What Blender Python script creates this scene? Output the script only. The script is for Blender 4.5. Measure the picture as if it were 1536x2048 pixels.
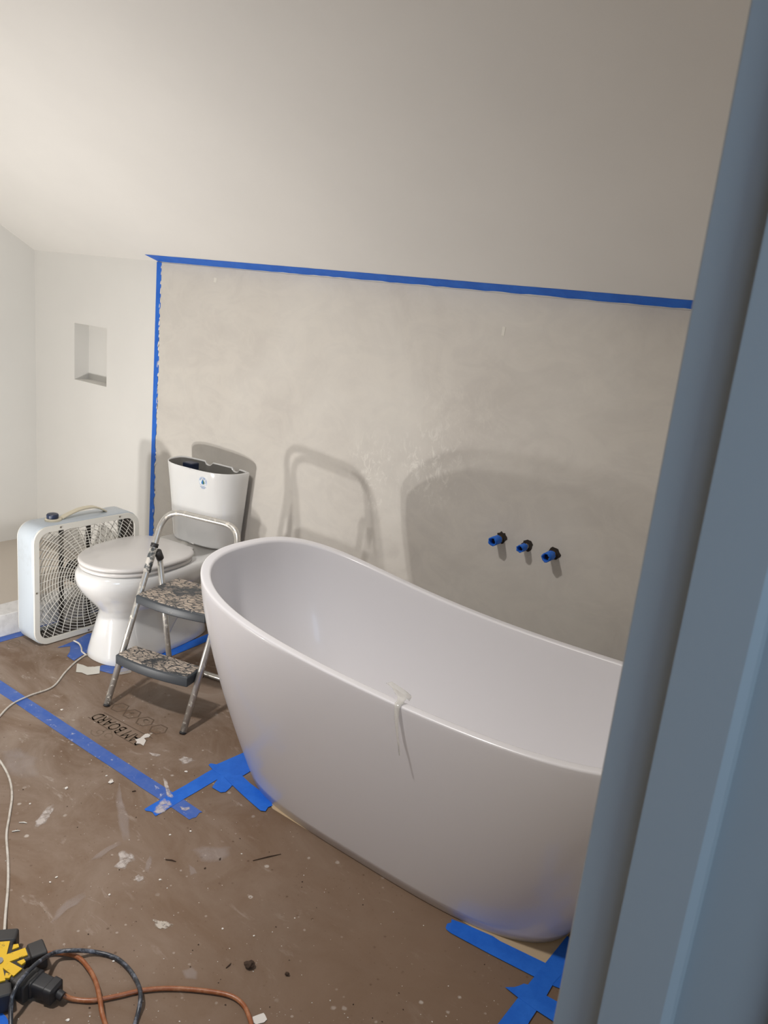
import bpy, bmesh, math, random
from math import sin, cos, pi, radians
from mathutils import Vector, Matrix

for o in list(bpy.data.objects): bpy.data.objects.remove(o)
scene = bpy.context.scene
col = scene.collection
random.seed(7)

# ------------------------------------------------------------------ camera
RX = Vector((0.79552072, 0.5975538, 0.10038044))
RY = Vector((0.23233822, -0.14782011, -0.96133666))     # image down
RZ = Vector((-0.55961212, 0.78808545, -0.25642855))     # forward
F = 1604.36
EYE = Vector((0, 0, 1.53))
cd = bpy.data.cameras.new('camera'); cam = bpy.data.objects.new('camera', cd); col.objects.link(cam)
cd.sensor_fit = 'VERTICAL'; cd.sensor_height = 36; cd.sensor_width = 36; cd.lens = F / 2048 * 36
cd.clip_start = 0.02
cam.matrix_world = Matrix(((RX.x, -RY.x, -RZ.x, EYE.x), (RX.y, -RY.y, -RZ.y, EYE.y), (RX.z, -RY.z, -RZ.z, EYE.z), (0, 0, 0, 1)))
cd.dof.use_dof = True; cd.dof.focus_distance = 2.5; cd.dof.aperture_fstop = 11
scene.camera = cam

# ------------------------------------------------------------------ light
w = bpy.data.worlds.new('hall_daylight'); scene.world = w; w.use_nodes = True
w.node_tree.nodes['Background'].inputs[0].default_value = (0.50, 0.68, 0.88, 1)
w.node_tree.nodes['Background'].inputs[1].default_value = 0.12

def area(name, loc, aim, size, power, colr, size_y=None, spread=180):
    l = bpy.data.lights.new(name, 'AREA'); l.energy = power; l.color = colr; l.size = size
    if size_y: l.shape = 'RECTANGLE'; l.size_y = size_y
    l.spread = radians(spread)
    o = bpy.data.objects.new(name, l); col.objects.link(o); o.location = loc
    o.rotation_euler = (Vector(aim) - Vector(loc)).to_track_quat('-Z', 'Y').to_euler()
    return o
WARM = (1.0, 0.97, 0.93)
area('work_lamp', (-2.50, .35, .10), (-3.25, 1.55, 1.45), .05, 12.5, WARM, spread=150)
area('work_lamp', (-2.61, .35, .20), (-3.36, 1.55, 1.55), .05, 12.5, WARM, spread=150)
area('ceiling_lamp', (-1.80, .35, 2.72), (-1.75, .8, 0), .16, 22, (1.0, .96, .93), spread=118)
area('hall_window_light', (2.0, -.55, 2.0), (-.1, .6, 1.4), .9, 25, (.54, .76, .96))
area('hall_end_light', (1.10, -1.0, 2.1), (-.6, 1.2, .7), 1.2, 13, (.50, .68, 1.0))
scene.view_settings.view_transform = 'Standard'; scene.view_settings.look = 'None'
scene.view_settings.exposure = 0.12; scene.view_settings.gamma = 1
scene.view_settings.use_curve_mapping = False

# ------------------------------------------------------------------ helpers
def ray(px, py): return RX * (px - 768) + RY * (py - 1024) + RZ * F
def fl(px, py, z=0.0):
    d = ray(px, py); return EYE + d * ((z - EYE.z) / d.z)
def onY(px, py, Y):
    d = ray(px, py); return EYE + d * (Y / d.y)

def tag(o, label=None, cat=None, group=None, kind=None):
    if label: o['label'] = label
    if cat: o['category'] = cat
    if group: o['group'] = group
    if kind: o['kind'] = kind
    return o
def empty(name, loc=(0, 0, 0), rotz=0):
    o = bpy.data.objects.new(name, None); col.objects.link(o); o.location = loc; o.rotation_euler.z = rotz
    o.empty_display_size = .05; return o
def obj(name, verts, faces, mat, parent=None, smooth=False, bevel=0, sub=0):
    me = bpy.data.meshes.new(name); me.from_pydata([tuple(v) for v in verts], [], faces); me.validate(); me.update()
    bm = bmesh.new(); bm.from_mesh(me); bmesh.ops.recalc_face_normals(bm, faces=bm.faces); bm.to_mesh(me); bm.free()
    return link(name, me, mat, parent, smooth, bevel, sub)
def link(name, me, mat, parent=None, smooth=False, bevel=0, sub=0):
    me.materials.clear()
    for m in (mat if isinstance(mat, (list, tuple)) else [mat]): me.materials.append(m)
    if smooth:
        for p in me.polygons: p.use_smooth = True
    o = bpy.data.objects.new(name, me); col.objects.link(o)
    if parent is not None: o.parent = parent
    if bevel:
        b = o.modifiers.new('bevel', 'BEVEL'); b.width = bevel; b.segments = 3; b.limit_method = 'ANGLE'; b.angle_limit = radians(35)
        for p in me.polygons: p.use_smooth = True
        b.harden_normals = True
    if sub:
        s = o.modifiers.new('sub', 'SUBSURF'); s.levels = s.render_levels = sub
    return o
class MB:
    def __init__(s): s.v = []; s.f = []
    def add(s, v, f):
        n = len(s.v); s.v += [tuple(x) for x in v]; s.f += [[i + n for i in q] for q in f]; return s
    def box(s, a, b, M=None):
        (x0, y0, z0), (x1, y1, z1) = a, b
        v = [(x0, y0, z0), (x1, y0, z0), (x1, y1, z0), (x0, y1, z0), (x0, y0, z1), (x1, y0, z1), (x1, y1, z1), (x0, y1, z1)]
        if M: v = [M @ Vector(p) for p in v]
        return s.add(v, [(0, 3, 2, 1), (4, 5, 6, 7), (0, 1, 5, 4), (1, 2, 6, 5), (2, 3, 7, 6), (3, 0, 4, 7)])
    def loft(s, rings, caps=(True, True), closed=True):
        n = len(rings[0]); v = []; f = []
        for r in rings: v += r
        for i in range(len(rings) - 1):
            for j in range(n if closed else n - 1):
                k = (j + 1) % n; f.append((i * n + j, i * n + k, (i + 1) * n + k, (i + 1) * n + j))
        if caps[0]: f.append(tuple(range(n))[::-1])
        if caps[1]: f.append(tuple(range((len(rings) - 1) * n, len(rings) * n)))
        return s.add(v, f)
    def tube(s, pts, r, n=10, closed=False, caps=True):
        pts = [Vector(p) for p in pts]; m = len(pts); rr = r if isinstance(r, (list, tuple)) else [r] * m
        rings = []; up = None
        for i, p in enumerate(pts):
            a = pts[(i - 1) % m] if (closed or i > 0) else p
            b = pts[(i + 1) % m] if (closed or i < m - 1) else p
            t = (b - a).normalized()
            if up is None: up = t.orthogonal().normalized()
            up = (up - t * up.dot(t)).normalized(); sd = t.cross(up)
            rings.append([p + (up * cos(2 * pi * k / n) + sd * sin(2 * pi * k / n)) * rr[i] for k in range(n)])
        if closed: rings.append(rings[0])
        return s.loft(rings, (caps and not closed, caps and not closed))
    def prism(s, poly, z0, z1):
        n = len(poly)
        return s.add([(p[0], p[1], z0) for p in poly] + [(p[0], p[1], z1) for p in poly],
                     [tuple(range(n))[::-1], tuple(range(n, 2 * n))] + [(i, (i + 1) % n, n + (i + 1) % n, n + i) for i in range(n)])
    def build(s, name, mat, parent=None, **k): return obj(name, s.v, s.f, mat, parent, **k)
def cat(pts, n=8, closed=False):
    pts = [Vector(p) for p in pts]; m = len(pts); out = []
    rng = range(m if closed else m - 1)
    for i in rng:
        p1, p2 = pts[i], pts[(i + 1) % m]
        p0 = pts[i - 1] if (i > 0 or closed) else p1 * 2 - p2
        p3 = pts[(i + 2) % m] if (i + 2 < m or closed) else p2 * 2 - p1
        for k in range(n):
            t = k / n
            out.append(.5 * (2 * p1 + (p2 - p0) * t + (2 * p0 - 5 * p1 + 4 * p2 - p3) * t * t + (3 * p1 - p0 - 3 * p2 + p3) * t ** 3))
    if not closed: out.append(pts[-1])
    return out
def rrect(hx, hy, r, n=8):
    out = []
    for cx_, cy_, a0 in ((hx - r, hy - r, 0), (-hx + r, hy - r, pi / 2), (-hx + r, -hy + r, pi), (hx - r, -hy + r, 1.5 * pi)):
        for k in range(n + 1):
            a = a0 + pi / 2 * k / n; out.append((cx_ + r * cos(a), cy_ + r * sin(a)))
    return out

# ------------------------------------------------------------------ materials
def mat(name, color=(.8, .8, .8), rough=.5, metal=0, coat=0, spec=.5):
    m = bpy.data.materials.new(name); m.use_nodes = True; b = m.node_tree.nodes['Principled BSDF']
    b.inputs['Base Color'].default_value = (*color, 1); b.inputs['Roughness'].default_value = rough
    b.inputs['Metallic'].default_value = metal; b.inputs['Coat Weight'].default_value = coat; b.inputs['Coat Roughness'].default_value = .03
    b.inputs['Specular IOR Level'].default_value = spec
    return m
def clearfilm_(alpha, name, c, rough):
    m = mat(name, c, rough); m.node_tree.nodes['Principled BSDF'].inputs['Alpha'].default_value = alpha; return m
class NT:
    def __init__(s, m): s.m = m; s.t = m.node_tree; s.b = s.t.nodes['Principled BSDF']; s.tc = s.n('ShaderNodeTexCoord')
    def n(s, t, **k):
        x = s.t.nodes.new(t)
        for a, b in k.items(): setattr(x, a, b)
        return x
    def l(s, a, b): s.t.links.new(a, b)
    def map(s, scale=(1, 1, 1), loc=(0, 0, 0), rot=(0, 0, 0)):
        x = s.n('ShaderNodeMapping'); x.inputs['Scale'].default_value = scale; x.inputs['Location'].default_value = loc; x.inputs['Rotation'].default_value = rot
        s.l(s.tc.outputs['Object'], x.inputs[0]); return x.outputs[0]
    def noise(s, sc, detail=4, rough=.55, vec=None, dist=0):
        x = s.n('ShaderNodeTexNoise'); x.inputs['Scale'].default_value = sc; x.inputs['Detail'].default_value = detail
        x.inputs['Roughness'].default_value = rough; x.inputs['Distortion'].default_value = dist
        s.l(vec or s.tc.outputs['Object'], x.inputs['Vector']); return x.outputs['Fac']
    def ramp(s, fac, stops, interp='LINEAR'):
        x = s.n('ShaderNodeValToRGB'); x.color_ramp.interpolation = interp; e = x.color_ramp.elements
        while len(e) < len(stops): e.new(.5)
        for q, (p, c) in zip(e, stops): q.position = p; q.color = (c, c, c, 1) if isinstance(c, (int, float)) else (*c, 1)
        s.l(fac, x.inputs[0]); return x.outputs[0]
    def mix(s, fac, a, b, mode='MIX'):
        x = s.n('ShaderNodeMix', data_type='RGBA', blend_type=mode)
        for sock, v in ((x.inputs[0], fac), (x.inputs[6], a), (x.inputs[7], b)):
            if isinstance(v, (int, float)): sock.default_value = v
            elif isinstance(v, tuple): sock.default_value = (*v, 1)
            else: s.l(v, sock)
        return x.outputs[2]
    def math(s, op, a, b=0.0):
        x = s.n('ShaderNodeMath', operation=op)
        for sock, v in ((x.inputs[0], a), (x.inputs[1], b)):
            if isinstance(v, (int, float)): sock.default_value = v
            else: s.l(v, sock)
        return x.outputs[0]
    def bump(s, h, strength=.2, dist=.002):
        x = s.n('ShaderNodeBump'); x.inputs['Strength'].default_value = strength; x.inputs['Distance'].default_value = dist
        s.l(h, x.inputs['Height']); s.l(x.outputs[0], s.b.inputs['Normal'])
    def color(s, c): s.l(c, s.b.inputs['Base Color'])
    def rough(s, c): s.l(c, s.b.inputs['Roughness'])

def wall_paint(name, c):
    m = mat(name, c, .75, spec=.25); n = NT(m)
    d = tuple(x * .95 for x in c)
    n.color(n.mix(n.ramp(n.noise(1.3, 5), [(.35, 0), (.65, 1)]), c, d)); n.bump(n.noise(260, 3), .12, .001); return m
M_PAINT = wall_paint('painted_drywall', (.76, .745, .71))
M_CEIL = wall_paint('ceiling_paint', (.79, .77, .735))
M_SHOWER = wall_paint('shower_floor', (.60, .54, .47))

def plaster():
    m = mat('trowelled_plaster', (.6, .55, .49), .55, spec=.35); n = NT(m)
    big = n.ramp(n.noise(1.6, 6, .6, dist=.6), [(.32, 0), (.68, 1)])
    c = n.mix(big, (.555, .52, .475), (.655, .625, .575))
    tr = n.ramp(n.noise(5, 8, .7, n.map((1, 1, 1.6), rot=(0, .5, 0)), 1.2), [(.42, 0), (.60, 1)])
    c = n.mix(n.math('MULTIPLY', tr, .28), c, (.72, .68, .61))
    # scuffed whitish patches near the middle of the wall
    def patch(x, z, r, st):
        v = n.n('ShaderNodeVectorMath', operation='DISTANCE'); n.l(n.tc.outputs['Object'], v.inputs[0]); v.inputs[1].default_value = (x, 2.457, z)
        near = n.ramp(n.math('DIVIDE', v.outputs['Value'], r), [(.15, 1), (1, 0)])
        s = n.ramp(n.noise(38, 8, .75, n.map((1, 1, .6), rot=(0, -.5, 0)), .8), [(.52, 0), (.62, 1)])
        return n.math('MULTIPLY', n.math('MULTIPLY', near, s), st)
    for p in ((-1.82, .90, .16, .8), (-1.58, .93, .17, .75), (-1.80, .79, .09, .8), (-1.5, 1.05, .3, .3)):
        c = n.mix(patch(*p), c, (.80, .77, .71))
    n.color(c); n.bump(n.noise(14, 8, .65, None, .8), .25, .003)
    n.rough(n.ramp(tr, [(0, .6), (1, .42)])); return m
M_PLASTER = plaster()

def floorboard():
    m = mat('brown_floor_board', (.3, .2, .14), .62, spec=.3); n = NT(m)
    c = n.mix(n.ramp(n.noise(1.7, 5, .6), [(.3, 0), (.7, 1)]), (.145, .092, .058), (.185, .120, .078))
    c = n.mix(n.ramp(n.noise(260, 2, .6), [(.3, .0), (.75, .22)]), c, (.20, .13, .085))
    # plaster dust ground into the board, more of it towards the shower
    sx = n.n('ShaderNodeSeparateXYZ'); n.l(n.tc.outputs['Object'], sx.inputs[0])
    side = n.ramp(n.math('DIVIDE', n.math('ADD', sx.outputs[0], 4.0), 4.0), [(.22, .62), (.50, .38), (.66, .20), (.8, .05)])
    dust = n.ramp(n.noise(3.2, 9, .68, n.map((1, 1.5, 1), rot=(0, 0, .6)), .7), [(.36, 0), (.72, 1)])
    c = n.mix(n.math('MULTIPLY', dust, side), c, (.50, .43, .37))
    sm = n.ramp(n.noise(9, 7, .7, n.map((1, 2.6, 1), rot=(0, 0, .9)), .5), [(.60, 0), (.74, 1)])
    c = n.mix(n.math('MULTIPLY', n.math('MULTIPLY', sm, side), 1.1), c, (.66, .60, .54))
    # paint drips and dark grit
    def specks(scale, lo, hi, colr, st, msk=None, vec=None):
        nonlocal c
        v = n.n('ShaderNodeTexVoronoi'); v.inputs['Scale'].default_value = scale; n.l(vec or n.tc.outputs['Object'], v.inputs['Vector'])
        dd = n.math('ADD', v.outputs['Distance'], n.math('MULTIPLY', n.math('SUBTRACT', n.noise(scale * 5, 3), .5), .12))
        sep = n.n('ShaderNodeSeparateColor'); n.l(v.outputs['Color'], sep.inputs[0])
        pick = n.ramp(sep.outputs[0], [(.55, 0), (.58, 1)])
        th = n.ramp(dd, [(lo, 1), (hi, 0)])
        fac = n.math('MULTIPLY', n.math('MULTIPLY', th, pick), st)
        if msk: fac = n.math('MULTIPLY', fac, msk)
        c = n.mix(fac, c, colr)
    specks(16, .07, .12, (.62, .57, .51), .6, n.ramp(n.noise(2.2, 3), [(.45, 0), (.55, 1)]))
    specks(34, .08, .14, (.50, .44, .38), .5, n.ramp(n.noise(3, 3), [(.40, 0), (.55, 1)]))
    specks(30, .07, .13, (.10, .06, .035), .75, n.ramp(n.noise(4, 3, .5, n.map(loc=(3, 1, 0))), [(.48, 0), (.56, 1)]), n.map(loc=(5, 2, 0)))
    specks(75, .10, .2, (.12, .075, .045), .5, n.ramp(n.noise(5, 3, .5, n.map(loc=(1, 7, 0))), [(.45, 0), (.56, 1)]), n.map(loc=(1, 4, 0)))
    n.color(c); n.bump(n.noise(40, 6, .6), .15, .002); return m
M_FLOOR = floorboard()

M_TUB = mat('white_acrylic', (.80, .785, .80), .25, coat=.25)
M_CHINA = mat('white_vitreous_china', (.74, .74, .73), .12, coat=.8)
M_CHINA_IN = mat('dark_grey_tank_interior', (.22, .21, .19), .7)  # tank inside, much darker grey than the outer china
M_SEAT = mat('seat_plastic', (.66, .64, .62), .28, coat=.3)
M_BLACK = mat('black_rubber', (.022, .022, .024), .5)
M_NAVY = mat('dark_blue_plastic', (.015, .025, .06), .4)
M_GREY = mat('grey_plastic', (.25, .25, .25), .5)
M_DARKHOLE = mat('dark_wall_cavity', (.03, .022, .018), .9)
M_COPPER = mat('brass_stub', (.45, .33, .18), .4, metal=.6)
M_JAMB = mat('jamb_grey_paint', (.33, .345, .35), .5, spec=.3)
M_SHEET = mat('tan_cardboard', (.50, .385, .25), .7, spec=.2)
M_INK = mat('dark_brown_ink', (.125, .088, .062), .7, spec=.2)
M_INK2 = mat('faded_brown_ink', (.185, .138, .10), .7, spec=.2)
M_CRUST = mat('dried_white_plaster', (.74, .70, .64), .8, spec=.2)
M_PAPER = mat('torn_white_paper', (.66, .62, .57), .7, spec=.2)
M_CLEARTAPE = mat('whitish_tape', (.62, .60, .54), .35)
M_CLUMP = mat('dark_brown_clump', (.05, .028, .016), .9)
M_WIRE = mat('ivory_grille_plastic', (.70, .68, .62), .45)
M_FANBODY = mat('pale_blue_grey_enamel', (.62, .67, .71), .35, coat=.2)
M_FANIN = mat('dark_fan_interior', (.06, .05, .042), .7)
M_BLADE = clearfilm_(.30, 'smoky_blade_plastic', (.55, .50, .42), .4)
M_CREAM = mat('yellowed_cream_plastic', (.66, .60, .46), .45)
M_YELLOW = mat('yellow_plastic', (.72, .45, .02), .45)
M_HUB = mat('charcoal_rubber', (.035, .033, .032), .55)
M_WHITECORD = mat('offwhite_cord', (.60, .56, .50), .5)
M_BROWNCORD = mat('brown_orange_cord', (.30, .10, .035), .35)
M_BLACKCORD = mat('black_cord', (.04, .045, .055), .35)
M_STEEL = mat('screw_steel', (.25, .22, .18), .4, metal=.7)
M_DROPBLUE = mat('label_blue', (.01, .16, .52), .4)
M_DROPGREEN = mat('label_green', (.03, .14, .07), .4)
M_LABEL = mat('label_white', (.80, .84, .84), .35)
M_LABELTXT = mat('label_pale_blue', (.12, .28, .60), .4)
def dusty(m, c1, c2, sc=30, lo=.5, hi=.62, st=.6):
    n = NT(m); n.color(n.mix(n.math('MULTIPLY', n.ramp(n.noise(sc, 6, .7), [(lo, 0), (hi, 1)]), st), c1, c2)); return m
dusty(M_FANBODY, (.46, .51, .555), (.33, .34, .33), 9, .52, .72, .45)
dusty(M_BLACKCORD, (.03, .034, .042), (.28, .30, .36), 60, .5, .64, .6)
dusty(M_BROWNCORD, (.27, .085, .03), (.42, .20, .10), 50, .45, .65, .7)
dusty(M_YELLOW, (.72, .45, .02), (.06, .05, .03), 60, .60, .68, .9)
dusty(M_WHITECORD, (.60, .56, .50), (.36, .31, .25), 40, .5, .62, .6)
M_TAPE = mat('blue_painters_tape', (.012, .10, .48), .5, spec=.3)
dusty(M_TAPE, (.014, .125, .58), (.030, .185, .72), 14, .4, .7, .7)
M_TAPEDIRTY = mat('dusty_blue_tape', (.04, .13, .45), .6, spec=.3)
n_ = NT(M_TAPEDIRTY)
c_ = n_.mix(n_.ramp(n_.noise(12, 6, .7), [(.35, .08), (.75, .40)]), (.022, .095, .42), (.22, .27, .42))
c_ = n_.mix(n_.ramp(n_.noise(30, 8, .75, None, .6), [(.60, 0), (.68, .75)]), c_, (.60, .60, .62)); n_.color(c_)

def silver():
    m = mat('paint_spattered_aluminium', (.62, .60, .56), .42, metal=.7); n = NT(m)
    sp = n.ramp(n.noise(48, 7, .75, None, .5), [(.56, 0), (.62, 1)])
    n.color(n.mix(sp, (.60, .585, .55), (.74, .69, .60)))
    n.l(n.ramp(sp, [(0, .75), (1, 0)]), n.b.inputs['Metallic']); n.rough(n.ramp(sp, [(0, .33), (1, .75)]))
    return m
M_ALU = silver()
def treadmat():
    m = mat('paint_crusted_tread', (.04, .045, .05), .6); n = NT(m)
    v = n.n('ShaderNodeTexVoronoi', feature='DISTANCE_TO_EDGE'); v.inputs['Scale'].default_value = 1
    wv = n.map((30, 78, 30), rot=(0, 0, 0)); n.l(wv, v.inputs['Vector'])
    cell = n.ramp(v.outputs['Distance'], [(.03, 0), (.10, 1)])
    cover = n.ramp(n.noise(9, 7, .7, None, .6), [(.40, 0), (.50, 1)])
    f = n.math('MULTIPLY', cell, cover)
    f2 = n.ramp(n.noise(90, 6, .7), [(.36, .25), (.5, 1)])
    f = n.math('MULTIPLY', f, f2)
    tan = n.mix(n.noise(30, 4), (.44, .36, .29), (.62, .53, .44))
    n.color(n.mix(f, (.045, .05, .055), tan)); n.bump(f, .6, .003); n.rough(n.ramp(f, [(0, .5), (1, .8)])); return m
M_TREADTOP = treadmat()
M_TREAD = mat('dark_slate_tread', (.05, .058, .066), .42)
dusty(M_TREAD, (.045, .052, .060), (.50, .46, .40), 24, .66, .72, .8)
M_COLLAR = mat('spattered_collar', (.1, .1, .1), .5); dusty(M_COLLAR, (.07, .08, .085), (.60, .57, .52), 45, .44, .52, .9)
def clearfilm(alpha, name, c=(.8, .78, .72), rough=.12):
    m = mat(name, c, rough, coat=1)
    m.node_tree.nodes['Principled BSDF'].inputs['Alpha'].default_value = alpha; return m
M_FILM = clearfilm(.42, 'clear_plastic_film')
M_FILMDULL = clearfilm(.35, 'cloudy_plastic_film', (.62, .58, .53), .3)
def smearmat(name, c, lo, hi, sc=26, top=.75):
    m = mat(name, c, .8, spec=.2); n = NT(m)
    at = n.n('ShaderNodeAttribute'); at.attribute_name = 'edge'
    a = n.math('ADD', n.math('MULTIPLY', at.outputs['Fac'], .38), n.noise(sc, 8, .72, None, .7))
    n.l(n.ramp(a, [(lo, 0), (hi, top)]), n.b.inputs['Alpha']); return m
M_SMEAR = smearmat('dried_plaster_smear', (.62, .56, .52), .74, .92)
M_SMEARFAINT = smearmat('faint_plaster_smear', (.50, .43, .40), .55, 1.05, 9, top=.42)
M_CURB = mat('papered_curb', (.70, .70, .68), .6); dusty(M_CURB, (.74, .73, .72), (.52, .51, .50), 22, .45, .65, .6)

# ------------------------------------------------------------------ room shell
YB = 2.46; XL = -4.195; XR = -0.179; YF = -1.30; KNEE = 1.588; SL = .577; HC = 2.75
FLOORX = 1.6
def S(o): o['kind'] = 'structure'; return o
floor = S(MB().box((-3.04, YF - .1, -.05), (FLOORX, YB + .1, 0)).build('floor', M_FLOOR))
S(MB().box((XL - .1, YF - .1, -.05), (-3.04, YB + .1, -.002)).build('floor_shower_1', M_SHOWER))   # shower floor

# back wall with the niche cut out
nx0, nx1, nz0, nz1 = -3.826, -3.546, .955, 1.246
NB = YB + .085
mb = MB()
xs = [XL - .1, nx0, nx1, .3]; zs = [-.05, nz0, nz1, KNEE + .25]
for i in range(3):
    for k in range(3):
        if (i, k) == (1, 1): continue
        mb.add([(xs[i], YB, zs[k]), (xs[i + 1], YB, zs[k]), (xs[i + 1], YB, zs[k + 1]), (xs[i], YB, zs[k + 1])], [(0, 1, 2, 3)])
mb.add([(nx0, YB, nz0), (nx1, YB, nz0), (nx1, YB, nz1), (nx0, YB, nz1), (nx0, NB, nz0), (nx1, NB, nz0), (nx1, NB, nz1), (nx0, NB, nz1)],
       [(0, 4, 5, 1), (1, 5, 6, 2), (2, 6, 7, 3), (3, 7, 4, 0), (4, 7, 6, 5)])
wb = S(mb.build('wall_back', M_PAINT))
bm = bmesh.new(); bm.from_mesh(wb.data); bmesh.ops.remove_doubles(bm, verts=bm.verts, dist=1e-5); bmesh.ops.recalc_face_normals(bm, faces=bm.faces); bm.to_mesh(wb.data); bm.free()
# plaster coat: a thin proud skin of its own
PX0 = -3.135
pl = MB().box((PX0, YB - .003, 0), (XR, YB + .001, KNEE - .004)).build('plaster_coat', M_PLASTER, wb)
pl['label'] = 'mottled taupe trowelled plaster coat'
S(MB().box((XL - .1, YF - .1, -.05), (XL, YB, 3.2)).build('wall_left', M_PAINT))
S(MB().box((XL, YF - .1, -.05), (FLOORX, YF, 3.2)).build('wall_front', M_PAINT))
yt = YB - (HC - KNEE) / SL
S(obj('ceiling', [(XL - .1, YB + .2, KNEE - .2 * SL), (.3, YB + .2, KNEE - .2 * SL), (.3, yt, HC), (XL - .1, yt, HC), (.3, YF - .1, HC), (XL - .1, YF - .1, HC)],
      [(0, 1, 2, 3), (3, 2, 4, 5)], M_CEIL))
YJ = .60; WX1 = .035; DH = 2.06
mb = MB(); mb.box((XR + .006, YJ + .022, 0), (WX1, YB, 3.0)); mb.box((XR + .006, YF, 0), (WX1, -.30, 3.0)); mb.box((XR + .006, -.30, DH + .02), (WX1, YJ + .022, 3.0))
S(mb.build('wall_right', M_PAINT))
# door frame on the right: jamb board, stop strip with eased edge, hall-side casing
dj = S(empty('door_1', (0, 0, 0)))
MB().box((XR, YJ, 0), (WX1, YJ + .022, DH)).build('jamb', M_JAMB, dj, bevel=.002)
MB().box((XR, -.322, 0), (WX1, -.30, DH)).build('jamb', M_JAMB, dj, bevel=.002)
MB().box((XR, -.322, DH), (WX1, YJ + .022, DH + .02)).build('head_jamb', M_JAMB, dj, bevel=.002)
sp = [(-.137, YJ), (-.137, YJ - .016), (-.0895, YJ - .016), (-.0835, YJ - .010), (-.0820, YJ - .001), (-.0825, YJ)]
MB().prism(sp, .0, DH).build('door_stop', M_JAMB, dj)
cp = [(-.016, YJ), (-.016, YJ - .008), (-.012, YJ - .012), (.02, YJ - .014), (.035, YJ - .014), (.035, YJ)]
MB().prism(cp, .0, DH).build('hinge_side_strip', M_JAMB, dj)
MB().box((WX1, YJ, 0), (WX1 + .015, YJ + .075, DH + .07)).build('casing', M_JAMB, dj, bevel=.003)

# shower curb
cb = S(MB().box((-3.155, YF, 0), (-3.040, YB, .098)).build('shower_curb', M_CURB, bevel=.004))

# ------------------------------------------------------------------ tape
def ribbon(a, b, w0, w1, ragged=.006, seg=14):
    a, b = Vector(a[:2]), Vector(b[:2]); d = (b - a).normalized(); nn = Vector((-d.y, d.x)); L = (b - a).length; out = []
    for i in range(seg + 1):
        t = i / seg; out.append(a + d * L * t + nn * (w0 + (w1 - w0) * t) / 2 + nn * random.uniform(-.0012, .0012))
    for i in range(1, 5): out.append(b + nn * w1 * (.5 - i / 5) + d * random.uniform(-ragged, ragged))
    for i in range(seg, -1, -1):
        t = i / seg; out.append(a + d * L * t - nn * (w0 + (w1 - w0) * t) / 2 + nn * random.uniform(-.0012, .0012))
    for i in range(1, 5): out.append(a - nn * w0 * (.5 - i / 5) + d * random.uniform(-ragged, ragged))
    return out
def flat(name, poly, z, label, catg, m=M_TAPE, th=.0006, group=None, parent=None):
    c = sum((Vector((p[0], p[1])) for p in poly), Vector((0, 0))) / len(poly)
    o = MB().prism([(p[0] - c.x, p[1] - c.y) for p in poly], 0, th).build(name, m, parent); o.location = (c.x, c.y, z)
    return tag(o, label, catg, group)
P = lambda *q: [fl(*p) for p in q]
TG = 'strips of blue tape on the floor'
# sheet under the tub
flat('cardboard_sheet', P((500, 1500), (517, 1566), (545, 1618), (600, 1652), (700, 1712), (800, 1768), (905, 1830), (1000, 1893), (1089, 1932), (1128, 1880), (1300, 1700), (900, 1500)), .0005,
     'tan cardboard sheet under the white bathtub, edges peeking out', 'cardboard', M_SHEET, .0015)
flat('tape_strip', ribbon(fl(-140, 1281), fl(392, 1632), .050, .050), .0007, 'long dusty blue tape strip running from left edge to the crossing', 'tape', M_TAPEDIRTY, group=TG)
flat('tape_strip', ribbon(fl(300, 1626), fl(478, 1521), .050, .052), .0014, 'blue tape strip crossing the long one towards the tub', 'tape', M_TAPE, group=TG)
flat('tape_strip', P((433, 1497+33), (447, 1524), (497, 1502), (510, 1500), (520, 1530), (497, 1546), (480, 1556), (470, 1562), (466, 1570), (459, 1578), (451, 1585), (441, 1586), (424, 1576), (441, 1551), (427, 1542), (417, 1531), (421, 1528)), .0021,
     'short branching piece of blue tape tucked under the tub end', 'tape', M_TAPE, group=TG)
flat('tape_strip', P((448, 1556), (482, 1551), (500, 1568), (520, 1583), (543, 1607), (545, 1613), (536, 1616), (531, 1624), (521, 1623), (500, 1605), (478, 1585)), .0028,
     'diagonal blue tape strip beside the left foot of the tub', 'tape', M_TAPE, group=TG)
flat('tape_strip', P((903, 1840), (902, 1847), (894, 1849), (891, 1857), (893, 1861), (902, 1868), (980, 1910), (1068, 1955), (1110, 1975), (1150, 1990), (1180, 1975), (1095, 1930), (1000, 1884), (985, 1874), (930, 1850)), .0024,
     'long blue tape strip along the front of the tub at lower right', 'tape', M_TAPE, group=TG)
flat('tape_strip', P((1134, 1874), (1055, 1972), (1040, 1992), (1000, 2044), (960, 2096), (1018, 2130), (1058, 2046), (1094, 1991), (1107, 1968), (1170, 1900)), .0030,
     'blue tape strip running diagonally beside the door frame', 'tape', M_TAPE, group=TG)
flat('tape_strip', P((1010, 1977), (1028, 1977), (1038, 1974), (1047, 1970), (1056, 1972), (1090, 1993), (1150, 2025), (1140, 2068), (1104, 2044), (1070, 2022), (1035, 1997)), .0036,
     'short torn blue tape strip crossing near the door frame', 'tape', M_TAPE, group=TG)
flat('tape_strip', P((0, 2022), (12, 2034), (26, 2060), (0, 2090), (-40, 2060), (-30, 2010)), .0008, 'corner of blue tape at the bottom left edge', 'tape', M_TAPE, group=TG)
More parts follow.
